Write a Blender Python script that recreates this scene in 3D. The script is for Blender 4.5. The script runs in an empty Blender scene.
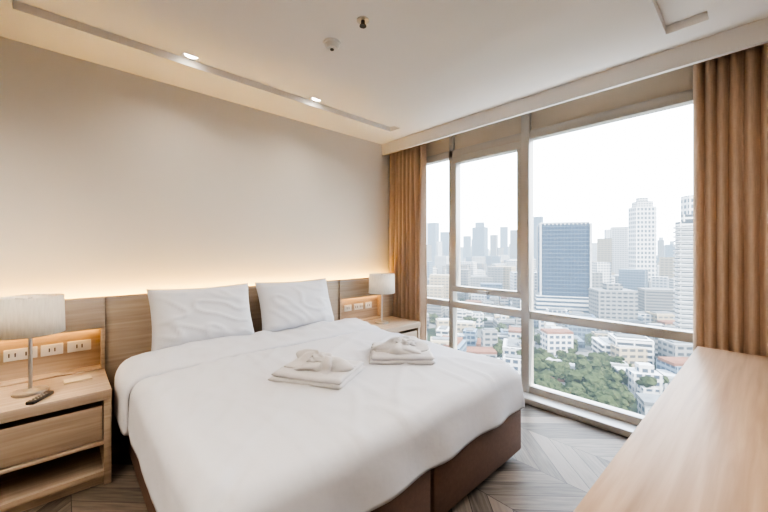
import bpy, bmesh, math, random
from mathutils import Vector, Matrix, noise
random.seed(7)
scene = bpy.context.scene
COL = scene.collection
scene.view_settings.look = 'AgX - High Contrast'
scene.view_settings.exposure = 0.10

# ------------------------------------------------------------ materials
def new_mat(name):
    m = bpy.data.materials.new(name); m.use_nodes = True
    nt = m.node_tree; nt.nodes.clear()
    out = nt.nodes.new('ShaderNodeOutputMaterial')
    return m, nt, out
def N(nt, t, **kw):
    n = nt.nodes.new(t)
    for k, v in kw.items(): setattr(n, k, v)
    return n
def math_n(nt, op, a, b=None, c=None):
    n = nt.nodes.new('ShaderNodeMath'); n.operation = op
    for i, v in enumerate((a, b, c)):
        if v is None: continue
        if isinstance(v, (int, float)): n.inputs[i].default_value = v
        else: nt.links.new(v, n.inputs[i])
    return n.outputs[0]
def mixc(nt, f, a, b, blend='MIX'):
    n = nt.nodes.new('ShaderNodeMix'); n.data_type = 'RGBA'; n.blend_type = blend
    for idx, v in ((0, f), (6, a), (7, b)):
        if isinstance(v, (int, float)): n.inputs[idx].default_value = v
        elif isinstance(v, tuple): n.inputs[idx].default_value = (*v[:3], 1)
        else: nt.links.new(v, n.inputs[idx])
    return n.outputs[2]
def simple(name, col, rough=0.6, metal=0.0, noise_amt=0.05, nscale=8, bump=0.0, bscale=200, spec=0.5, bdist=.002):
    m, nt, out = new_mat(name)
    b = N(nt, 'ShaderNodeBsdfPrincipled')
    tc = N(nt, 'ShaderNodeTexCoord')
    nz = N(nt, 'ShaderNodeTexNoise'); nz.inputs['Scale'].default_value = nscale
    nt.links.new(tc.outputs['Object'], nz.inputs['Vector'])
    dark = tuple(c*(1-noise_amt) for c in col)
    nt.links.new(mixc(nt, nz.outputs[0], dark, col), b.inputs['Base Color'])
    b.inputs['Roughness'].default_value = rough; b.inputs['Metallic'].default_value = metal
    b.inputs['Specular IOR Level'].default_value = spec
    if bump:
        n2 = N(nt, 'ShaderNodeTexNoise'); n2.inputs['Scale'].default_value = bscale
        nt.links.new(tc.outputs['Object'], n2.inputs['Vector'])
        bp = N(nt, 'ShaderNodeBump'); bp.inputs['Strength'].default_value = bump; bp.inputs['Distance'].default_value = bdist
        nt.links.new(n2.outputs[0], bp.inputs['Height']); nt.links.new(bp.outputs[0], b.inputs['Normal'])
    nt.links.new(b.outputs[0], out.inputs[0])
    return m
def emit(name, col, s):
    m, nt, out = new_mat(name)
    e = N(nt, 'ShaderNodeEmission'); e.inputs[0].default_value = (*col, 1); e.inputs[1].default_value = s
    nt.links.new(e.outputs[0], out.inputs[0]); return m
def wood(name, c1, c2, axis='X', rough=0.4, s=1.0, spec=.4):
    m, nt, out = new_mat(name)
    b = N(nt, 'ShaderNodeBsdfPrincipled'); tc = N(nt, 'ShaderNodeTexCoord')
    mp = N(nt, 'ShaderNodeMapping')
    sc = {'X': (1.5, 30, 30), 'Y': (30, 1.5, 30), 'Z': (30, 30, 1.5)}[axis]
    mp.inputs['Scale'].default_value = tuple(v*s for v in sc)
    nt.links.new(tc.outputs['Object'], mp.inputs[0])
    n1 = N(nt, 'ShaderNodeTexNoise'); n1.inputs['Scale'].default_value = 1.6; n1.inputs['Detail'].default_value = 6
    n1.inputs['Distortion'].default_value = 0.4
    nt.links.new(mp.outputs[0], n1.inputs['Vector'])
    cr = N(nt, 'ShaderNodeValToRGB'); cr.color_ramp.elements[0].position = 0.3; cr.color_ramp.elements[1].position = 0.7
    cr.color_ramp.elements[0].color = (*c1, 1); cr.color_ramp.elements[1].color = (*c2, 1)
    nt.links.new(n1.outputs[0], cr.inputs[0]); nt.links.new(cr.outputs[0], b.inputs['Base Color'])
    b.inputs['Roughness'].default_value = rough; b.inputs['Specular IOR Level'].default_value = spec
    bp = N(nt, 'ShaderNodeBump'); bp.inputs['Strength'].default_value = 0.15; bp.inputs['Distance'].default_value = 0.002
    nt.links.new(n1.outputs[0], bp.inputs['Height']); nt.links.new(bp.outputs[0], b.inputs['Normal'])
    nt.links.new(b.outputs[0], out.inputs[0]); return m

M_wall = simple('wall_paint', (0.73, 0.685, 0.63), 0.9, noise_amt=0.02, bump=0.05, bscale=300, spec=0.2)
M_ceil = simple('ceiling_paint', (0.79, 0.76, 0.725), 0.9, noise_amt=0.01, spec=0.2)
M_oakX = wood('oak_x', (0.40, 0.305, 0.22), (0.53, 0.42, 0.315), 'X')
M_oakH = wood('oak_headboard', (0.36, 0.29, 0.225), (0.46, 0.38, 0.30), 'X', 0.5)
M_desk = wood('desk_oak', (0.34, 0.22, 0.135), (0.50, 0.35, 0.235), 'X', 0.38, 0.7, .3)
M_frame = simple('window_frame_metal', (0.50, 0.475, 0.44), 0.35, 0.4, 0.03)
M_header = simple('header_panel', (0.64, 0.57, 0.475), 0.8)
M_silver = simple('brushed_metal', (0.6, 0.58, 0.55), 0.3, 0.9)
M_linen = simple('white_linen', (0.68, 0.68, 0.715), 0.9, noise_amt=0.01, bump=0.25, bscale=16, spec=0.15, bdist=.008)
M_pillow = simple('pillow_linen', (0.70, 0.70, 0.725), 0.9, noise_amt=0.01, bump=0.2, bscale=9, spec=0.15, bdist=.008)
M_towel = simple('towel_terry', (0.68, 0.66, 0.66), 1.0, noise_amt=0.04, bump=0.5, bscale=350, spec=0.1)
M_base = simple('divan_fabric', (0.20, 0.125, 0.095), 0.75, noise_amt=0.25, nscale=60, bump=0.3, bscale=400, spec=0.3)
M_black = simple('black_plastic', (0.02, 0.02, 0.022), 0.35)
M_white = simple('white_plastic', (0.8, 0.78, 0.74), 0.4)
M_dark = simple('dark_socket', (0.05, 0.05, 0.05), 0.5)
M_paper = simple('paper_card', (0.66, 0.55, 0.38), 0.8)
M_led = emit('led_warm', (1.0, 0.60, 0.12), 75)
M_ledn = emit('led_niche', (1.0, 0.58, 0.18), 18)
M_down = emit('downlight_lens', (1.0, 0.93, 0.82), 18)
M_bulb = emit('bulb_glow', (1, .8, .55), 20)
M_btn = simple('remote_button', (0.35, 0.35, 0.36), 0.5)

def cloth_translucent(name, col, tr=0.35, weave=120):
    m, nt, out = new_mat(name)
    tc = N(nt, 'ShaderNodeTexCoord'); nz = N(nt, 'ShaderNodeTexNoise'); nz.inputs['Scale'].default_value = weave
    mp = N(nt, 'ShaderNodeMapping'); mp.inputs['Scale'].default_value = (1, 1, .12)
    nt.links.new(tc.outputs['Object'], mp.inputs[0]); nt.links.new(mp.outputs[0], nz.inputs['Vector'])
    c = mixc(nt, nz.outputs[0], tuple(v*0.8 for v in col), tuple(min(1, v*1.1) for v in col))
    d = N(nt, 'ShaderNodeBsdfDiffuse'); t = N(nt, 'ShaderNodeBsdfTranslucent')
    nt.links.new(c, d.inputs[0]); nt.links.new(c, t.inputs[0])
    mx = N(nt, 'ShaderNodeMixShader'); mx.inputs[0].default_value = tr
    nt.links.new(d.outputs[0], mx.inputs[1]); nt.links.new(t.outputs[0], mx.inputs[2])
    nt.links.new(mx.outputs[0], out.inputs[0]); return m
M_curtain = cloth_translucent('curtain_fabric', (0.62, 0.475, 0.36), 0.25)
M_shade = cloth_translucent('lamp_shade_fabric', (0.92, 0.88, 0.82), 0.45)

def glass_mat():
    m, nt, out = new_mat('window_glass')
    t = N(nt, 'ShaderNodeBsdfTransparent'); t.inputs[0].default_value = (0.97, 0.985, 0.99, 1)
    g = N(nt, 'ShaderNodeBsdfGlossy'); g.inputs['Roughness'].default_value = 0.01
    mx = N(nt, 'ShaderNodeMixShader'); mx.inputs[0].default_value = 0.03
    nt.links.new(t.outputs[0], mx.inputs[1]); nt.links.new(g.outputs[0], mx.inputs[2])
    nt.links.new(mx.outputs[0], out.inputs[0]); return m
M_glass = glass_mat()

def floor_mat():
    m, nt, out = new_mat('chevron_floor')
    b = N(nt, 'ShaderNodeBsdfPrincipled'); g = N(nt, 'ShaderNodeNewGeometry')
    sp = N(nt, 'ShaderNodeSeparateXYZ'); nt.links.new(g.outputs['Position'], sp.inputs[0])
    x = math_n(nt, 'ADD', sp.outputs[0], 20.13); y = math_n(nt, 'ADD', sp.outputs[1], 20)
    w, p = 0.42, 0.15
    pp = math_n(nt, 'PINGPONG', x, w)
    v = math_n(nt, 'ADD', y, pp)
    vp = math_n(nt, 'DIVIDE', v, p)
    idn = math_n(nt, 'FLOOR', vp); col = math_n(nt, 'FLOOR', math_n(nt, 'DIVIDE', x, w))
    cb = N(nt, 'ShaderNodeCombineXYZ'); nt.links.new(idn, cb.inputs[0]); nt.links.new(col, cb.inputs[1])
    wn = N(nt, 'ShaderNodeTexWhiteNoise'); wn.noise_dimensions = '2D'; nt.links.new(cb.outputs[0], wn.inputs['Vector'])
    along = math_n(nt, 'SUBTRACT', y, pp)
    c2 = N(nt, 'ShaderNodeCombineXYZ')
    nt.links.new(math_n(nt, 'MULTIPLY', v, 55), c2.inputs[0]); nt.links.new(math_n(nt, 'MULTIPLY', along, 4), c2.inputs[1])
    nt.links.new(math_n(nt, 'MULTIPLY', wn.outputs[0], 40), c2.inputs[2])
    nz = N(nt, 'ShaderNodeTexNoise'); nz.inputs['Scale'].default_value = 1.0; nz.inputs['Detail'].default_value = 5
    nt.links.new(c2.outputs[0], nz.inputs['Vector'])
    f = math_n(nt, 'ADD', math_n(nt, 'MULTIPLY', wn.outputs[0], 0.6), math_n(nt, 'MULTIPLY', nz.outputs[0], 0.85))
    cr = N(nt, 'ShaderNodeValToRGB'); e = cr.color_ramp.elements
    e[0].position = 0.25; e[0].color = (0.030, 0.024, 0.020, 1); e[1].position = 1.0; e[1].color = (0.24, 0.20, 0.165, 1)
    nt.links.new(f, cr.inputs[0])
    fr = math_n(nt, 'FRACT', vp)
    gap = math_n(nt, 'LESS_THAN', fr, 0.03)
    gx = math_n(nt, 'LESS_THAN', math_n(nt, 'FRACT', math_n(nt, 'DIVIDE', x, w)), 0.008)
    gg = math_n(nt, 'MAXIMUM', gap, gx)
    nt.links.new(mixc(nt, gg, cr.outputs[0], (0.03, 0.024, 0.02)), b.inputs['Base Color'])
    b.inputs['Roughness'].default_value = 0.34; b.inputs['Specular IOR Level'].default_value = .3
    nt.links.new(b.outputs[0], out.inputs[0]); return m
M_floor = floor_mat()

# ---- exterior materials with aerial haze painted in as emission by world distance
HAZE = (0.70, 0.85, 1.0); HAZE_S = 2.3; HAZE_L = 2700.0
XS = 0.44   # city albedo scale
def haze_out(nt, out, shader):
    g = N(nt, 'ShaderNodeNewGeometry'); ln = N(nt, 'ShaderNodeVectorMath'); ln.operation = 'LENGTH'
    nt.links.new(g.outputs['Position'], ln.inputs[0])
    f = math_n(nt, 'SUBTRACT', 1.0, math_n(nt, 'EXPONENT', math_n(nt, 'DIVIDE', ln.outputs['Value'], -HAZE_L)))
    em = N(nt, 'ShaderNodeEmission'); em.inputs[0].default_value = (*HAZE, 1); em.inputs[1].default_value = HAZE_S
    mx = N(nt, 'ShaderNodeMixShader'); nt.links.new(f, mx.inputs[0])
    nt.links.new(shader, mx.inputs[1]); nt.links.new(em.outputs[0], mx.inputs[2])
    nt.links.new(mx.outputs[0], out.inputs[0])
def facade(name, base, glass, fh=3.5, bw=4.0, gf=0.55, mf=0.2):
    base = tuple(c*XS for c in base); glass = tuple(c*XS*.7 for c in glass)
    m, nt, out = new_mat(name)
    uv = N(nt, 'ShaderNodeUVMap'); uv.uv_map = 'UVMap'
    sp = N(nt, 'ShaderNodeSeparateXYZ'); nt.links.new(uv.outputs[0], sp.inputs[0])
    a = math_n(nt, 'LESS_THAN', math_n(nt, 'FRACT', math_n(nt, 'DIVIDE', sp.outputs[1], fh)), gf)
    b = math_n(nt, 'GREATER_THAN', math_n(nt, 'FRACT', math_n(nt, 'DIVIDE', sp.outputs[0], bw)), mf)
    g = math_n(nt, 'MULTIPLY', a, b)
    nz = N(nt, 'ShaderNodeTexNoise'); nz.inputs['Scale'].default_value = 0.12
    nt.links.new(uv.outputs[0], nz.inputs['Vector'])
    gl = mixc(nt, nz.outputs[0], tuple(c*0.6 for c in glass), tuple(min(1, c*1.5) for c in glass))
    ng = N(nt, 'ShaderNodeNewGeometry'); s2 = N(nt, 'ShaderNodeSeparateXYZ'); nt.links.new(ng.outputs['Normal'], s2.inputs[0])
    side = math_n(nt, 'LESS_THAN', s2.outputs[2], 0.5)
    c = mixc(nt, math_n(nt, 'MULTIPLY', g, side), base, gl)
    d = N(nt, 'ShaderNodeBsdfPrincipled'); d.inputs['Roughness'].default_value = 0.7; d.inputs['Specular IOR Level'].default_value = .15
    nt.links.new(c, d.inputs['Base Color'])
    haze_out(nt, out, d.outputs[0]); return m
F_white = facade('facade_white', (0.84, 0.83, 0.82), (0.14, 0.18, 0.24), 3.4, 3.6, 0.55, 0.32)
F_white2 = facade('facade_balcony', (0.95, 0.93, 0.9), (0.12, 0.14, 0.17), 3.2, 9.0, 0.55, 0.08)
F_tall = facade('facade_condo_grid', (0.92, 0.91, 0.90), (0.12, 0.17, 0.23), 6.5, 5.0, 0.6, 0.4)
F_blue = facade('facade_blue_glass', (0.12, 0.18, 0.25), (0.035, 0.08, 0.15), 3.8, 3.0, 0.8, 0.1)
F_grey = facade('facade_grey', (0.36, 0.36, 0.36), (0.10, 0.12, 0.14), 3.4, 4.4, 0.45, 0.3)
F_brown = facade('facade_brown', (0.34, 0.33, 0.32), (0.12, 0.13, 0.14), 2.8, 40.0, 0.5, 0.02)
F_yel = facade('facade_cream', (0.60, 0.50, 0.36), (0.2, 0.2, 0.2), 3.4, 4.4, 0.45, 0.3)
F_steel = facade('facade_blue_grey', (0.28, 0.36, 0.44), (0.08, 0.13, 0.20), 3.6, 3.2, 0.6, 0.2)
F_stripe = facade('facade_louvre', (0.85, 0.85, 0.84), (0.08, 0.13, 0.20), 4.0, 60.0, 0.5, 0.0)
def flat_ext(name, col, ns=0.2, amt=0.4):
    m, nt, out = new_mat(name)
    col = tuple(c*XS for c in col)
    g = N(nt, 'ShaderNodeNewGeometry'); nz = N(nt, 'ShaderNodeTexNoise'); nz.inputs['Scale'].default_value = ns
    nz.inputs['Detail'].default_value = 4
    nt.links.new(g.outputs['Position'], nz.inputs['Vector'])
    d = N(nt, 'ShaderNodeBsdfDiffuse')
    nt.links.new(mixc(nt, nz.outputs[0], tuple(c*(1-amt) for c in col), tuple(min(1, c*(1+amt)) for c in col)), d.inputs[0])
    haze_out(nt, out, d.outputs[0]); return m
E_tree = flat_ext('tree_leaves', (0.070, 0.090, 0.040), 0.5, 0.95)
E_red = flat_ext('roof_red', (0.34, 0.17, 0.12))
E_roofw = flat_ext('roof_white', (0.70, 0.70, 0.70))
E_roofg = flat_ext('roof_grey', (0.28, 0.29, 0.30))
def ground_mat():
    m, nt, out = new_mat('city_ground_mat')
    g = N(nt, 'ShaderNodeNewGeometry')
    vo = N(nt, 'ShaderNodeTexVoronoi'); vo.inputs['Scale'].default_value = 0.035
    nt.links.new(g.outputs['Position'], vo.inputs['Vector'])
    cr = N(nt, 'ShaderNodeValToRGB'); cr.color_ramp.interpolation = 'CONSTANT'
    e = cr.color_ramp.elements; e[0].position = 0; e[0].color = (0.025, 0.035, 0.018, 1); e[1].position = 0.5; e[1].color = (0.08, 0.08, 0.078, 1)
    k = e.new(0.75); k.color = (0.13, 0.128, 0.125, 1)
    sc = N(nt, 'ShaderNodeSeparateColor'); nt.links.new(vo.outputs['Color'], sc.inputs[0])
    nt.links.new(sc.outputs[0], cr.inputs[0])
    d = N(nt, 'ShaderNodeBsdfDiffuse'); nt.links.new(cr.outputs[0], d.inputs[0])
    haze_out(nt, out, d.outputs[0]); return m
E_ground = ground_mat()

# ------------------------------------------------------------ builder
class B:
    def __init__(s, name):
        s.name = name; s.bm = bmesh.new(); s.mats = []; s.uv = s.bm.loops.layers.uv.new('UVMap')
    def mi(s, m):
        if m not in s.mats: s.mats.append(m)
        return s.mats.index(m)
    def _add(s, tmp, m, smooth=False):
        idx = s.mi(m)
        me = bpy.data.meshes.new('t')
        for f in tmp.faces: f.material_index = idx; f.smooth = smooth
        tmp.to_mesh(me); tmp.free(); s.bm.from_mesh(me); bpy.data.meshes.remove(me)
    def box(s, x0, x1, y0, y1, z0, z1, m, bev=0.0, rot=None):
        t = bmesh.new()
        bmesh.ops.create_cube(t, size=1, matrix=Matrix.Diagonal((x1-x0, y1-y0, z1-z0, 1)))
        if bev: bmesh.ops.bevel(t, geom=t.edges[:], offset=bev, segments=2, affect='EDGES', profile=0.5)
        M = Matrix.Translation(((x0+x1)/2, (y0+y1)/2, (z0+z1)/2))
        if rot is not None: M = M @ rot
        bmesh.ops.transform(t, matrix=M, verts=t.verts); s._add(t, m)
    def cyl(s, cx, cy, z0, z1, r1, m, r2=None, seg=32, caps=True, axis=None, bev=0.0):
        t = bmesh.new()
        bmesh.ops.create_cone(t, cap_ends=caps, segments=seg, radius1=r1, radius2=r1 if r2 is None else r2, depth=z1-z0)
        if bev: bmesh.ops.bevel(t, geom=[e for e in t.edges if len(e.link_faces) == 2 and any(len(f.verts) > 4 for f in e.link_faces)], offset=bev, segments=2, affect='EDGES')
        M = Matrix.Translation((cx, cy, (z0+z1)/2))
        if axis is not None: M = M @ axis
        bmesh.ops.transform(t, matrix=M, verts=t.verts); s._add(t, m, True)
    def tower(s, cx, cy, w, d, z0, z1, yaw, m):
        idx = s.mi(m); c, n = math.cos(yaw), math.sin(yaw)
        P = [(-w/2, -d/2), (w/2, -d/2), (w/2, d/2), (-w/2, d/2)]
        P = [(cx+c*a-n*b, cy+n*a+c*b) for a, b in P]
        lo = [s.bm.verts.new((a, b, z0)) for a, b in P]; hi = [s.bm.verts.new((a, b, z1)) for a, b in P]
        u = 0
        for i in range(4):
            j = (i+1) % 4; L = w if i % 2 == 0 else d
            f = s.bm.faces.new((lo[i], lo[j], hi[j], hi[i])); f.material_index = idx
            for lp, q in zip(f.loops, ((u, 0), (u+L, 0), (u+L, z1-z0), (u, z1-z0))): lp[s.uv].uv = q
            u += L
        f = s.bm.faces.new(hi); f.material_index = idx
    def done(s, parent=None, autosmooth=True):
        me = bpy.data.meshes.new(s.name); s.bm.to_mesh(me); s.bm.free()
        for m in s.mats: me.materials.append(m)
        xs = [v.co for v in me.vertices]
        c = Vector(((min(v.x for v in xs)+max(v.x for v in xs))/2, (min(v.y for v in xs)+max(v.y for v in xs))/2, min(v.z for v in xs)))
        me.transform(Matrix.Translation(-c))
        o = bpy.data.objects.new(s.name, me); o.location = c; COL.objects.link(o)
        if parent: o.parent = parent; o.location = c - parent.location
        if autosmooth:
            try: me.set_sharp_from_angle(angle=math.radians(40))
            except Exception: pass
        return o
def empty(name, loc):
    e = bpy.data.objects.new(name, None); e.location = loc; COL.objects.link(e); return e
def grid_obj(name, pts, mat, closed=False, parent=None, subsurf=0, solid=0):
    bm = bmesh.new(); V = [[bm.verts.new(p) for p in row] for row in pts]
    for i in range(len(V)-1):
        for j in range(len(V[0])-1):
            bm.faces.new((V[i][j], V[i+1][j], V[i+1][j+1], V[i][j+1]))
    for f in bm.faces: f.smooth = True
    bmesh.ops.recalc_face_normals(bm, faces=bm.faces)
    me = bpy.data.meshes.new(name); bm.to_mesh(me); bm.free(); me.materials.append(mat)
    co = [v.co for v in me.vertices]
    c = Vector(((min(v.x for v in co)+max(v.x for v in co))/2, (min(v.y for v in co)+max(v.y for v in co))/2, min(v.z for v in co)))
    me.transform(Matrix.Translation(-c))
    o = bpy.data.objects.new(name, me); COL.objects.link(o); o.location = c
    if parent: o.parent = parent; o.location = c - parent.location
    if solid:
        md = o.modifiers.new('s', 'SOLIDIFY'); md.thickness = solid; md.offset = 0
    if subsurf:
        md = o.modifiers.new('ss', 'SUBSURF'); md.levels = subsurf; md.render_levels = subsurf
    return o

# ------------------------------------------------------------ room shell
CZ = 2.66; YW = 3.145; XW = 3.15
b = B('floor'); b.box(-3.1, 3.3, -2.1, 3.25, -0.1, 0, M_floor); b.done()
b = B('wall_headboard'); b.box(-3.1, 3.3, YW, YW+0.1, 0, 2.9, M_wall); b.done()
b = B('wall_left'); b.box(-3.1, -3.0, -2.1, YW, 0, 2.9, M_wall); b.done()
b = B('wall_back'); b.box(-3.0, 0.4, -2.1, -2.0, 0, 2.9, M_wall); b.done()
b = B('wall_desk'); b.box(0.4, 3.3, -0.52, -0.42, 0, 2.9, M_wall); b.box(0.4, 0.5, -2.1, -0.52, 0, 2.9, M_wall); b.done()
b = B('wall_window'); b.box(3.13, 3.3, 2.78, YW, 0, 2.9, M_wall); b.box(3.2, 3.3, -0.42, 2.78, 2.44, 2.9, M_wall); b.done()
b = B('ceiling')
ST = 2.71
def slab(x0, x1, y0, y1, z0=CZ): b.box(x0, x1, y0, y1, z0, 2.80, M_ceil)
slab(-3, 2.9, -2, .17); slab(-3, .8, .17, .36); slab(.8, 2.68, .17, .36, ST); slab(2.68, 2.9, .17, .36)
slab(-3, 2.9, .36, 2.58); slab(-3, -.2, 2.58, 2.74); slab(-.2, 2.65, 2.58, 2.74, ST); slab(2.65, 2.9, 2.58, 2.74); slab(-3, 2.9, 2.74, YW)
b.box(2.9, 2.934, -.42, YW, 2.53, 2.80, M_ceil)
b.box(2.934, 3.3, -.42, YW, 2.74, 2.80, M_ceil)
b.done()
b = B('trim_sill'); b.box(2.97, 3.25, -.42, YW, 0.0, 0.05, M_frame, 0.006); b.done()
b = B('baseboard_headboard'); b.box(-3, -.77, YW-.015, YW, 0, .1, M_oakX); b.done()

# window
b = B('window_1')
FX0, FX1 = 3.11, 3.19
def fr(y0, y1, z0, z1, x0=FX0, x1=FX1, m=M_frame): b.box(x0, x1, y0, y1, z0, z1, m, 0.004)
fr(-.42, 2.78, 0.05, 0.11); fr(-.42, 2.78, 2.36, 2.44)
for y, w, xx in ((-.39, .06, 0), (1.423, .075, -.02), (2.259, .055, 0), (2.75, .06, 0)):
    fr(y-w/2, y+w/2, 0.05, 2.74, FX0+xx)
fr(-.42, 1.40, .72, .79); fr(1.44, 2.24, .72, .79); fr(2.27, 2.75, .72, .79)
b.box(3.14, 3.18, -.42, 2.78, 2.44, 2.74, M_header)
fr(1.455, 2.235, .90, .96, 3.10); fr(1.455, 2.235, 2.29, 2.36, 3.10)
fr(1.455, 1.505, .96, 2.29, 3.10); fr(2.185, 2.235, .96, 2.29, 3.10)
b.box(3.07, 3.10, 1.79, 1.91, .915, .935, M_silver, .004); b.box(3.06, 3.075, 1.80, 1.90, .91, .94, M_silver, .004)
b.box(3.148, 3.152, -.36, 2.72, .08, 2.40, M_glass)
b.done()

# curtains
def curtain(name, y0, y1, xc, nf, seed, A0=.045):
    rows = []; nr, nc = 14, nf*12
    for i in range(nr+1):
        z = 2.70 - (2.70-.07)*i/nr; row = []
        for j in range(nc+1):
            s = j/nc
            ph = s*nf*2*math.pi + 0.9*math.sin(s*9+seed) + 0.5*noise.noise(Vector((s*5, i*.25, seed)))
            A = A0*(0.75+0.8*noise.noise(Vector((s*7, i*.12, seed+3))))*(0.8+.4*i/nr)
            x = xc + A*math.sin(ph) + .010*math.sin(2*ph+1+i*.1)
            y = y0+(y1-y0)*s + .010*math.cos(ph)
            row.append(Vector((x, y, z)))
        rows.append(row)
    return grid_obj(name, rows, M_curtain, solid=.004)
curtain('curtain', 2.56, 3.115, 3.035, 8, 1.0)
curtain('curtain', -.40, .258, 3.02, 11, 4.0, .04)
b = B('curtain_track'); b.box(3.0, 3.04, -.42, YW, 2.715, 2.74, M_white); b.done()

# ------------------------------------------------------------ headboard
b = B('headboard_panel')
HY = 3.0
NL0, NL1, NR0, NR1 = -.75, .208, 2.157, 2.80
HT = 1.03
b.box(NL1, NR0, HY+.02, HY+.06, 0, HT, M_oakH, .003)
for x0, x1 in ((NL0, NL1), (NR0, NR1)):
    b.box(x0, x1, HY, HY+.06, .82, HT, M_oakH, .003)
    b.box(x0, x1, HY, HY+.06, 0, .555, M_oakX, .003)
    b.box(x0, x1, HY+.10, HY+.12, .555, .82, M_oakX)
    b.box(x0, x1, HY+.06, HY+.12, .535, .555, M_oakX); b.box(x0, x1, HY+.06, HY+.12, .82, .84, M_oakX)
    b.box(x1-.02, x1, HY, HY+.12, .555, .82, M_oakX); b.box(x0, x0+.02, HY, HY+.12, .555, .82, M_oakX)
    b.box(x0+.03, x1-.03, HY+.068, HY+.08, .812, .819, M_ledn)
b.box(NR1, 2.95, HY, HY+.06, 0, HT, M_oakH, .003)
b.box(NL0, 2.95, HY+.06, YW-.002, .95, .965, M_oakX)
b.box(NL0, 2.95, HY+.075, HY+.095, .965, .973, M_led)
b.done()
def sockets(name, xs, y, z):
    b = B(name)
    for x0, w in xs:
        b.box(x0, x0+w, y-.012, y, z-.035, z+.035, M_white, .003)
        n = max(1, int(w/.065))
        for k in range(n):
            cx = x0+w*(k+.5)/n
            b.box(cx-.016, cx-.010, y-.0135, y-.011, z-.012, z+.012, M_dark)
            b.box(cx+.010, cx+.016, y-.0135, y-.011, z-.012, z+.012, M_dark)
    b.done()
sockets('wall_socket', ((-.42, .14), (-.265, .145), (-.105, .105), (.02, .12)), HY+.10, .705)
sockets('wall_socket', ((2.28, .1), (2.42, .13), (2.58, .1)), HY+.10, .70)

# ------------------------------------------------------------ nightstands
def nightstand(x0, x1):
    b = B('nightstand'); y0, y1 = 2.53, 2.995
    b.box(x0, x1, y0, y1, .49, .548, M_oakX, .004)
    b.box(x0, x0+.035, y0+.01, y1, .0, .49, M_oakX, .003); b.box(x1-.035, x1, y0+.01, y1, .0, .49, M_oakX, .003)
    b.box(x0+.035, x1-.035, y1-.02, y1, .05, .49, M_oakX)
    b.box(x0+.035, x1-.035, y0+.01, y1-.02, .235, .255, M_oakX, .002)
    b.box(x0+.04, x1-.04, y0+.018, y0+.038, .262, .455, M_oakX, .003)
    b.box(x0+.04, x1-.04, y0+.045, y1-.03, .262, .42, M_oakX)
    b.box(x0+.035, x1-.035, y0+.01, y1-.02, .05, .085, M_oakX, .002)
    b.box(x0+.035, x1-.035, y0+.04, y0+.055, .0, .05, M_oakX)
    b.done()
nightstand(-.45, .205); nightstand(2.30, 2.92)

def lamp(cx, cy):
    e = empty('table_lamp', (cx, cy, .549))
    b = B('lamp_base'); b.cyl(cx, cy, .549, .564, .075, M_silver, seg=48, bev=.003)
    b.cyl(cx, cy, .564, .575, .03, M_silver, .012)
    b.cyl(cx, cy, .57, .94, .009, M_silver, seg=20)
    b.cyl(cx, cy, .94, .98, .016, M_white, seg=20)
    b.cyl(cx, cy, 1.07, 1.085, .008, M_silver, seg=12)
    for a in range(3):
        an = a*2.094
        b.box(cx+math.cos(an)*.065-.066, cx+math.cos(an)*.065+.066, cy+math.sin(an)*.065-.002, cy+math.sin(an)*.065+.002, 1.070, 1.074, M_silver, rot=Matrix.Rotation(an, 4, 'Z'))
    b.cyl(cx, cy, .98, 1.04, .022, M_bulb, .03, seg=20)
    b.done(e)
    b = B('lamp_shade')
    b.cyl(cx, cy, .88, 1.09, .145, M_shade, .14, seg=64, caps=False)
    o = b.done(e); md = o.modifiers.new('s', 'SOLIDIFY'); md.thickness = .003
    l = bpy.data.lights.new('lamp_light', 'POINT'); l.energy = 16; l.color = (1, .76, .48); l.shadow_soft_size = .03
    lo = bpy.data.objects.new('lamp_light', l); lo.parent = e; lo.location = (0, 0, .45); COL.objects.link(lo)
lamp(-.135, 2.765); lamp(2.56, 2.78)

b = B('remote_control'); R = Matrix.Rotation(math.radians(60), 4, 'Z')
b.box(-.075+(-.09), .075+(-.09), 2.61-.02, 2.61+.02, .549, .567, M_black, .006, rot=R)
for k in range(5):
    for q in (-.009, .009):
        p = R @ Vector((-.05+k*.02, q, 0)); b.cyl(-.09+p.x, 2.61+p.y, .566, .569, .004, M_btn, seg=10)
b.done()
b = B('notepad'); R = Matrix.Rotation(math.radians(6), 4, 'Z')
b.box(.0, .13, 2.80, 2.89, .549, .553, M_paper, rot=R); b.box(.003, .127, 2.803, 2.887, .553, .556, M_paper, rot=R)
b.done()

# ------------------------------------------------------------ bed
bed = empty('double_bed', (1.25, 2.0, 0))
BX0, BX1, BY0, BY1 = .285, 2.20, 1.03, 2.98
TOP = .605
b = B('divan_base')
for x0, x1 in ((BX0+.02, 1.268), (1.288, BX1-.005)):
    b.box(x0, x1, BY0, BY1, .045, .36, M_base, .016)
    for xx in (x0+.08, x1-.08):
        for yy in (BY0+.1, BY1-.1): b.cyl(xx, yy, 0, .05, .025, M_black, seg=16)
b.done(bed)
b = B('mattress'); b.box(BX0+.05, BX1-.05, BY0+.05, BY1, .36, TOP-.06, M_linen, .03); b.done(bed)

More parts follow.
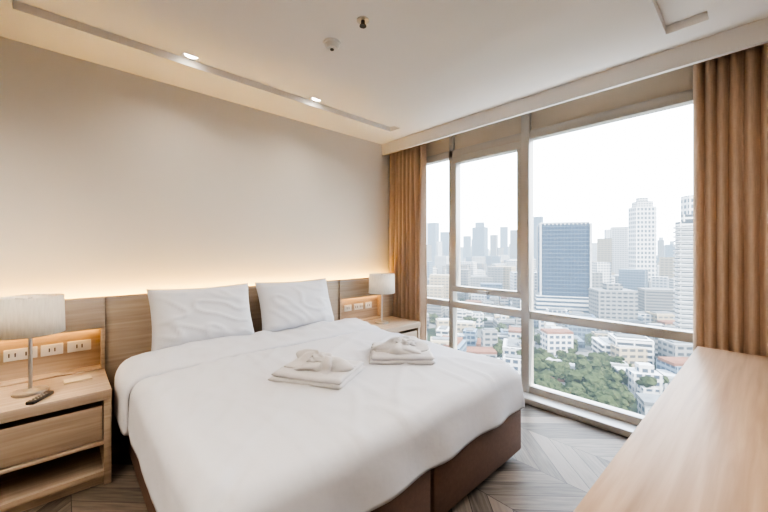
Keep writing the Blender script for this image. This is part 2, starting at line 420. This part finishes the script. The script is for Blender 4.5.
def crease(x, y, seed):
    a = noise.noise(Vector((x*2.1, y*2.1, seed)))*.010
    p = x*.8+y*.6; q = -x*.6+y*.8
    r = 1-abs(noise.noise(Vector((p*1.3, q*5, seed+9))))*2
    a += .009*max(0, r)**5
    r = 1-abs(noise.noise(Vector((x*6, y*1.6, seed+4))))*2
    a += .008*max(0, r)**5
    return a
def drape(name, x0, x1, y0, y1, ztop, R, drop, wav=.012, seed=0., step=.02, bulge=.02, parent=None):
    ix0, ix1, iy0 = x0+R, x1-R, y0+R
    D = R*math.pi/2 + max(0, drop-R)
    def axis(a, c, d0, d1):
        L = []
        n0 = int(D/.016)
        if d0: L += [a-D+D*i/n0 for i in range(n0)]
        n = int((c-a)/step); L += [a+(c-a)*i/n for i in range(n+1)]
        if d1: L += [c+D*(i+1)/n0 for i in range(n0)]
        return L
    U = axis(ix0, ix1, True, True); Vv = axis(iy0, y1, True, False)
    rows = []
    for v in Vv:
        row = []
        for u in U:
            px, py = min(max(u, ix0), ix1), max(v, iy0)
            dx, dy = u-px, v-py
            L = max(abs(dx), abs(dy)); l2 = math.hypot(dx, dy)
            dim = 0
            for cxx in (ix0, ix1):
                sx = 1 if cxx == ix0 else -1
                a = (px-cxx)*sx; c = py-iy0
                if a < .3 and c < .3:
                    dim += .034*math.exp(-((a-c)/.028)**2)*math.exp(-(a+c)/.15)
            if L < 1e-9:
                cxn = (u-ix0)/(ix1-ix0)*2-1; cyn = (v-iy0)/(y1-iy0)*2-1
                z = ztop + bulge*(1-cxn**4)*(1-max(-cyn, 0)**4) + crease(u, v, seed) - dim
                row.append(Vector((u, v, z))); continue
            nx, ny = dx/l2, dy/l2
            if L < R*math.pi/2: h = R*math.sin(L/R); g = R*(1-math.cos(L/R)); k = 0
            else: h = R; g = R+(L-R*math.pi/2); k = (L-R*math.pi/2)/max(D-R*math.pi/2, 1e-6)
            th = math.atan2(abs(dy), abs(dx))
            peri = (py if abs(dx) >= abs(dy) else px) + 1.5*math.atan2(ny, nx)*.25
            wv = wav*k*(math.sin(peri*15+seed)+1.4*noise.noise(Vector((peri*5, seed, k))))
            cr_ = crease(px, py, seed)*(1-k) - dim*(1-k)
            pinch = .045*min(1, L/R)*math.sin(2*th)**6
            h += wv + .012*k - pinch
            z = ztop-g + .006*k*noise.noise(Vector((peri*5, 2, seed))) + cr_*math.cos(min(L/R, 1.57))
            row.append(Vector((px+nx*h, py+ny*h, z)))
        rows.append(row)
    return grid_obj(name, rows, M_linen, parent=parent, solid=.006)
drape('duvet', BX0-.01, BX1+.01, BY0-.015, 2.72, TOP, .08, .262, wav=.010, seed=2., parent=bed)

def band(name, x0, x1, y0, y1, ztop, R, drop, th, parent):
    ix0, ix1 = x0+R, x1-R; D = R*math.pi/2+drop-R; n0 = 14
    U = [ix0-D+D*i/n0 for i in range(n0)]+[ix0+(ix1-ix0)*i/80 for i in range(81)]+[ix1+D*(i+1)/n0 for i in range(n0)]
    prof = []; m = 34
    for k in range(m+1):
        s = k/m
        yy = y0+(y1-y0)*s
        o = th*min(1, (math.sin(math.pi*s))**.22 if 0 < s < 1 else 0)*(1+1.5*s)
        prof.append((yy, o))
    rows = []
    for u in U:
        row = []
        px = min(max(u, ix0), ix1); dx = u-px; L = abs(dx); s = 1 if dx > 0 else -1
        for yy, o in prof:
            w = .014*noise.noise(Vector((u*4, yy*9, 1)))+.008*noise.noise(Vector((u*11, yy*5, 1)))
            y2 = yy + .015*noise.noise(Vector((u*2.5, 0, 7)))
            if L < 1e-9:
                cxn = (u-ix0)/(ix1-ix0)*2-1
                row.append(Vector((u, y2, ztop+o+w*(o/th)+.02*(1-cxn**4))))
            else:
                if L < R*math.pi/2: h = R*math.sin(L/R); g = R*(1-math.cos(L/R))
                else: h = R; g = R+L-R*math.pi/2
                nx = math.cos(min(L/R, math.pi/2)); hx = math.sin(min(L/R, math.pi/2))
                o2 = min(o, th*1.1)
                row.append(Vector((px+s*(h+(o2+.4*w)*hx), y2, ztop-g+(o+w*(o/th))*nx)))
        rows.append(row)
    return grid_obj(name, rows, M_linen, parent=parent, solid=.004)
band('duvet_fold', BX0-.015, BX1+.015, 2.38, 2.80, TOP, .085, .29, .028, bed)

def pillow(name, loc, W, H, T, tilt, yaw, seed, parent):
    n = 40
    R = Matrix.Translation(loc) @ Matrix.Rotation(yaw, 4, 'Z') @ Matrix.Rotation(tilt, 4, 'X')
    bm = bmesh.new(); Vt = {}
    for side in (1, -1):
        for i in range(n+1):
            for j in range(n+1):
                u = -1+2*i/n; v = -1+2*j/n
                if side == -1 and (i in (0, n) or j in (0, n)): Vt[(side, i, j)] = Vt[(1, i, j)]; continue
                x = u*W/2*(1-.05*(1-v*v)); y = v*H/2*(1-.07*(1-u*u))
                t = T/2*max(0, (1-u**4)*(1-v**4))**.55
                t *= 1+.15*noise.noise(Vector((u*1.6+seed, v*1.6, side)))
                r = 1-abs(noise.noise(Vector((u*1.7+seed, v*2.4+u*1.5, side*2))))*2
                t += .014*max(0, r)**4*(1-max(abs(u), abs(v))**6)
                t *= 1.0-.18*v
                Vt[(side, i, j)] = bm.verts.new(R @ Vector((x, y+H/2, side*t)))
    for side in (1, -1):
        for i in range(n):
            for j in range(n):
                f = [Vt[(side, i, j)], Vt[(side, i+1, j)], Vt[(side, i+1, j+1)], Vt[(side, i, j+1)]]
                bm.faces.new(f)
    for f in bm.faces: f.smooth = True
    bmesh.ops.recalc_face_normals(bm, faces=bm.faces)
    me = bpy.data.meshes.new(name); bm.to_mesh(me); bm.free(); me.materials.append(M_pillow)
    c = Vector(loc); me.transform(Matrix.Translation(-c))
    o = bpy.data.objects.new(name, me); o.parent = parent; o.location = c-parent.location; COL.objects.link(o)
pillow('pillow', (.79, 2.765, .635), .72, .465, .20, math.radians(70), math.radians(0), 1, bed)
pillow('pillow', (1.565, 2.765, .635), .72, .465, .20, math.radians(70), math.radians(-1), 8, bed)

def bundle(name, cx, cy, w, l, ang, seed):
    """folded towelling robe: two flat folded layers with a gathered knot of cloth on top"""
    z0 = TOP+.022; e = empty(name, (cx, cy, z0)); R = Matrix.Rotation(ang, 4, 'Z')
    def put(bm, nm):
        for f in bm.faces: f.smooth = True
        bmesh.ops.transform(bm, matrix=R, verts=bm.verts)
        me = bpy.data.meshes.new(nm); bm.to_mesh(me); bm.free(); me.materials.append(M_towel)
        o = bpy.data.objects.new(nm, me); o.parent = e; COL.objects.link(o)
    for k, (sx, sy, ox, oy, zz) in enumerate(((1, 1, 0, 0, 0), (.96, .95, .004, -.004, .026))):
        bm = bmesh.new(); n = 28; th = .027; V = {}
        for s in (0, 1):
            for i in range(n+1):
                for j in range(n+1):
                    u, v = -1+2*i/n, -1+2*j/n
                    ed = max(abs(u), abs(v)); edge = i in (0, n) or j in (0, n)
                    if s == 1 and edge: V[(1, i, j)] = V[(0, i, j)]; continue
                    x = u*w*sx/2+ox+.008*noise.noise(Vector((v*2, k, seed))); y = v*l*sy/2+oy+.008*noise.noise(Vector((u*2, k+5, seed)))
                    rd = 1-max(0, ed-.9)/.1
                    hh = th/2*math.sqrt(max(0, 1-(1-rd)**2))
                    z = zz+th/2+(hh if s else -hh)+.004*noise.noise(Vector((u*3, v*3, seed+k)))
                    V[(s, i, j)] = bm.verts.new((x, y, z))
        for s in (0, 1):
            for i in range(n):
                for j in range(n):
                    bm.faces.new((V[(s, i, j)], V[(s, i+1, j)], V[(s, i+1, j+1)], V[(s, i, j+1)]))
        bmesh.ops.recalc_face_normals(bm, faces=bm.faces)
        put(bm, 'folded_layer_%d' % (k+1))
    bm = bmesh.new(); bmesh.ops.create_uvsphere(bm, u_segments=96, v_segments=40, radius=1)
    for v in bm.verts:
        c = v.co.copy(); a = math.atan2(c.y, c.x); rr = math.hypot(c.x, c.y)
        d = noise.noise(c*1.3+Vector((seed, 0, 0)))
        fold = abs(math.sin(a*3.5+d*2.6+seed+rr*1.2))**.7
        f = 1+.22*(fold-.5)*min(1, rr*2)+.30*noise.noise(c*1.8+Vector((0, seed, 0)))
        v.co = Vector((c.x*f*w*.42, c.y*f*l*.33, .045+max(c.z, -.3)*f*.066*(1+.3*math.cos(a*2+seed))))
    put(bm, 'gathered_knot')
    bm = bmesh.new(); bmesh.ops.create_uvsphere(bm, u_segments=64, v_segments=30, radius=1)
    for v in bm.verts:
        c = v.co.copy(); f = 1+.35*noise.noise(c*2.2+Vector((seed, 3, 0)))+.1*math.sin(c.x*9+c.y*5+seed)
        v.co = Vector((c.x*f*w*.19+.02, c.y*f*l*.16-.01, .095+c.z*f*.034))
    put(bm, 'knot_top')
bundle('folded_bathrobe', 1.085, 1.71, .44, .36, math.radians(-61), 1.3)
bundle('folded_bathrobe', 1.68, 1.635, .42, .38, math.radians(-43), 4.1)

# ------------------------------------------------------------ desk
b = B('desk')
b.box(.45, 2.87, -.37, .262, .715, .755, M_desk, .004)
b.box(.47, .51, -.36, .24, 0, .715, M_desk, .003); b.box(2.81, 2.85, -.36, .24, 0, .715, M_desk, .003)
b.box(1.60, 1.64, -.36, .24, 0, .715, M_desk, .003)
b.box(.51, 2.81, -.36, -.34, .30, .715, M_desk)
b.box(1.64, 2.81, .22, .238, .56, .71, M_desk, .003); b.box(.51, 1.60, .22, .238, .56, .71, M_desk, .003)
for x in (1.05, 2.2): b.box(x-.08, x+.08, .238, .25, .63, .645, M_silver, .003)
o = b.done(); o.rotation_euler = (0, 0, math.radians(-1.3))

# ------------------------------------------------------------ ceiling fixtures
def downlight_or_fill(x, y, z, e=30, size=150):
    b = B('downlight_or_fill')
    b.box(x-.055, x+.055, y-.055, y+.055, z-.006, z, M_white, .002)
    b.cyl(x, y, z-.009, z-.006, .042, M_down, seg=32); o = b.done()
    l = bpy.data.lights.new('downlight_or_fill_lamp', 'SPOT'); l.energy = e; l.spot_size = math.radians(size); l.spot_blend = 1.0
    l.shadow_soft_size = .06; l.color = (1, .89, .76)
    lo = bpy.data.objects.new('downlight_or_fill_lamp', l); COL.objects.link(lo); lo.parent = o; lo.location = (0, 0, -.02)
downlight_or_fill(.652, 2.66, ST, 16); downlight_or_fill(1.661, 2.66, ST, 16)
downlight_or_fill(1.1, .265, ST, 45); downlight_or_fill(1.9, .265, ST, 35)  # unseen pair in the second slot, added as fill light
for x, y in ((-.9, 2.2), (-.9, .8), (-2.1, 1.5), (-.9, -.9)): downlight_or_fill(x, y, CZ, 108)  # out-of-view ceiling lamps added to brighten the room
b = B('smoke_detector'); x, y = 1.244, 1.816
b.cyl(x, y, CZ-.012, CZ, .052, M_white, .055); b.cyl(x, y, CZ-.04, CZ-.012, .035, M_white, .046)
b.cyl(x, y, CZ-.045, CZ-.04, .012, M_dark); b.done()
b = B('fire_sprinkler'); x, y = 1.249, 1.515
b.cyl(x, y, CZ-.006, CZ, .035, M_silver); b.cyl(x, y, CZ-.03, CZ-.006, .012, M_dark)
b.cyl(x, y, CZ-.036, CZ-.032, .020, M_dark, seg=16); b.done()

# ------------------------------------------------------------ city outside
city = empty('city_skyline', (400, 0, -70))
GZ = -70.0
def site(t, d): return (.682*d+.731*t*d, .731*d-.682*t*d)
def block(b, t0, t1, d, z, m, dep=None, yaw=None, z0=GZ):
    tc = (t0+t1)/2; w = (t1-t0)*d
    x, y = site(tc, d); view = math.atan2(y, x)
    if yaw is None: yaw = .68
    a = (view-math.pi/2) - yaw
    s = abs(math.cos(a))+.7*abs(math.sin(a)); ww = w*math.cos(math.atan(tc)) / s
    b.tower(x, y, ww, ww*.7 if dep is None else dep, z0, z, yaw, m)
    return x, y, ww
b = B('city_ground'); b.box(40, 6000, -5000, 5000, GZ-1, GZ, E_ground); b.done(city)
YW0 = math.radians(-62)
b = B('glass_office_tower')
x, y, w = block(b, .442, .596, 350, 26, F_blue, yaw=YW0)
b.tower(x, y, w*.99, w*.5, 26, 29, YW0, F_white)
b.tower(x, y, w*1.2, w*.95, GZ, -44, YW0, F_stripe)
c_, s_ = math.cos(YW0), math.sin(YW0)
for a in (-1, 1):
    for d_ in (-1, 1):
        b.tower(x+c_*a*w/2-s_*d_*w*.35, y+s_*a*w/2+c_*d_*w*.35, 1.8, 1.8, GZ, 27, YW0, E_roofw)
b.done(city)
b = B('white_condominium_tower')
x, y, w = block(b, .709, .791, 520, 66, F_tall, yaw=YW0+.2)
b.tower(x, y, w*.75, w*.55, 66, 74, YW0+.2, F_white); b.tower(x, y, w*.45, w*.3, 74, 80, YW0+.2, F_white); b.done(city)
b = B('balcony_apartment_tower')
x, y, w = block(b, .845, .915, 240, 21, F_white2, yaw=YW0)
for k in range(28):
    b.tower(x-2.2*.88, y+.6, w*1.05, w*.72, GZ+3.2*k, GZ+3.2*k+1.1, YW0, E_roofw)
b.tower(x, y, w*.5, w*.4, 21, 26, YW0, F_white2); b.done(city)
b = B('slab_apartment_tower'); block(b, .862, .93, 380, 61, F_tall, yaw=YW0+.3); b.done(city)
b = B('midrise_office_block'); block(b, .735, .852, 330, -36, F_brown, yaw=YW0); b.done(city)
b = B('midrise_grey_block'); x, y, w = block(b, .592, .735, 300, -33, F_grey, yaw=YW0+.15); b.tower(x, y, w*.4, w*.3, -33, -28, YW0+.15, F_grey); b.done(city)
b = B('lowrise_white_building')
x, y, w = block(b, .70, .81, 168, -58, F_white, yaw=YW0+.1); b.tower(x+1, y, w*.5, w*.4, -58, -54.5, YW0+.1, F_white)
b.tower(x+9, y+9, w*.8, w*.5, GZ, -61, YW0+.1, F_white2); b.tower(x-9, y-3, w*.5, w*.5, GZ, -62, YW0+.1, F_white); b.done(city)
b = B('skyline_towers')
T = [(.657, .709, 600, 41, F_white), (.619, .663, 560, 20, F_yel), (.794, .849, 700, -23, F_yel), (.125, .16, 1500, 119, F_steel),
     (.163, .189, 1300, 69, F_steel), (.23, .253, 1500, 62, F_steel), (.256, .302, 1200, 80, F_steel), (.265, .292, 1200, 97, F_steel),
     (.308, .331, 1300, 58, F_grey), (.337, .36, 1400, 95, F_steel), (.366, .395, 1100, 65, F_grey), (.43, .463, 900, 88, F_steel),
     (.599, .628, 900, 20, F_white), (.64, .66, 900, 55, F_white), (.794, .814, 900, 27, F_grey), (.815, .85, 800, 14, F_steel), (.05, .11, 1300, 90, F_steel),
     (-.1, -.02, 1200, 80, F_grey), (1.0, 1.1, 500, 50, F_white), (1.2, 1.35, 600, 30, F_grey),
     (.60, .66, 430, -14, F_white), (.80, .85, 450, -8, F_yel), (.40, .44, 520, -12, F_white2), (.30, .35, 480, -22, F_grey), (.22, .27, 560, -18, F_white)]
for t0, t1, d, z, m in T: block(b, t0, t1, d, z, m, yaw=YW0+random.uniform(-.4, .4))
FM = [F_white, F_white2, F_grey, F_steel, F_yel, F_grey, F_white, F_steel, F_brown]
for i in range(300):
    t = random.uniform(-.5, 1.8); d = random.uniform(1100, 3200)
    block(b, t, t+random.uniform(12, 38)/d, d, random.uniform(-20, 30)+max(0, random.gauss(0, 26)), random.choice(FM), yaw=random.uniform(-1, 1))
for i in range(400):
    t = random.uniform(-.5, 1.8); d = random.uniform(360, 1100)
    block(b, t, t+random.uniform(15, 42)/d, d, random.uniform(-62, -30)+d*.018, random.choice(FM), yaw=YW0+random.uniform(-.5, .5))
b.done(city)
b = B('lowrise_neighbourhood')
for i in range(900):
    t = random.uniform(-.6, 2.0); d = math.sqrt(random.uniform(110**2, 520**2))
    if .41 < t < .68 and d < 205: continue
    if .68 < t < .86 and d < 200: continue
    x, y = site(t, d); w = random.uniform(8, 24); z = GZ+random.uniform(4, 20)
    yw = YW0+random.choice((0, .3, 1.57))+random.uniform(-.1, .1)
    b.tower(x, y, w, w*random.uniform(.5, .9), GZ, z, yw, random.choice(FM))
    b.tower(x, y, w*.8, w*.4, z, z+.8, yw, random.choice((E_roofw, E_roofg, E_roofg)))
    if random.random() < .10: b.tower(x, y, w*1.03, w*.6, z, z+1.5, yw, E_red)
for t, d, m in ((.52, 172, E_red), (.56, 190, E_roofw), (.47, 185, E_roofg), (.43, 165, E_roofw), (.85, 175, E_roofw), (.80, 145, E_roofg), (.66, 195, E_roofw), (.60, 200, E_roofg), (.50, 200, E_roofw)):
    x, y = site(t, d); b.tower(x, y, 13, 9, GZ, GZ+7, YW0, F_white); b.tower(x, y, 14, 10, GZ+7, GZ+8.5, YW0, m)
b.done(city)
t0 = bmesh.new(); bmesh.ops.create_icosphere(t0, subdivisions=2, radius=1)
t0.verts.ensure_lookup_table(); SV = [v.co.copy() for v in t0.verts]; SF = [[v.index for v in f.verts] for f in t0.faces]; t0.free()
TV, TF = [], []
def tree(x, y, r, h):
    for k in range(5):
        ox, oy, oz = random.uniform(-.6, .6)*r, random.uniform(-.6, .6)*r, random.uniform(-.2, .6)*r
        rr = r*random.uniform(.3, .6); o = len(TV)
        for v in SV:
            f = rr*(1+.6*noise.noise(v*2.2+Vector((x, y, k))))
            TV.append((v.x*f+x+ox, v.y*f+y+oy, v.z*f*.85+GZ+h+oz))
        TF.extend([[a+o for a in f] for f in SF])
for i in range(190):
    t = random.uniform(.40, .70); d = random.uniform(116, 205)
    x, y = site(t, d); tree(x, y, random.uniform(2.5, 6), random.uniform(4, 9))
for i in range(420):
    t = random.uniform(-.4, 1.7); d = random.uniform(115, 620)
    x, y = site(t, d); tree(x, y, random.uniform(3, 7), random.uniform(3, 9))
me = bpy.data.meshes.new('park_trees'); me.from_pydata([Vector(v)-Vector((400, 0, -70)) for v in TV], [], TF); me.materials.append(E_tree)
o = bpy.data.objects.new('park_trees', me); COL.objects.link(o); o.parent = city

# ------------------------------------------------------------ world, sun, camera
w = bpy.data.worlds.new('sky'); scene.world = w; w.use_nodes = True; nt = w.node_tree; nt.nodes.clear()
out = nt.nodes.new('ShaderNodeOutputWorld'); bg = nt.nodes.new('ShaderNodeBackground')
tc = nt.nodes.new('ShaderNodeTexCoord'); sp = nt.nodes.new('ShaderNodeSeparateXYZ'); nt.links.new(tc.outputs['Generated'], sp.inputs[0])
cr = nt.nodes.new('ShaderNodeValToRGB'); e = cr.color_ramp.elements
e[0].position = 0.0; e[0].color = (.88, .93, 1.0, 1); e[1].position = .9; e[1].color = (.58, .75, 1.0, 1)
k = e.new(.35); k.color = (.92, .95, 1.0, 1)
nt.links.new(sp.outputs[2], cr.inputs[0]); nt.links.new(cr.outputs[0], bg.inputs[0]); bg.inputs[1].default_value = 7.5
nt.links.new(bg.outputs[0], out.inputs[0])
s = bpy.data.lights.new('sun', 'SUN'); s.energy = 16; s.angle = math.radians(1); s.color = (1, .93, .82)
so = bpy.data.objects.new('sun', s); COL.objects.link(so)
so.rotation_euler = Vector((-.07, .78, -.62)).to_track_quat('-Z', 'Y').to_euler()
cam = bpy.data.cameras.new('camera'); co = bpy.data.objects.new('camera', cam); COL.objects.link(co)
co.location = (0, 0, 1.35); co.rotation_euler = (math.pi/2, 0, math.radians(-43)); cam.sensor_width = 36
cam.lens = 344/768*36; cam.shift_y = -6/768; cam.clip_start = .05; cam.clip_end = 10000
scene.camera = co
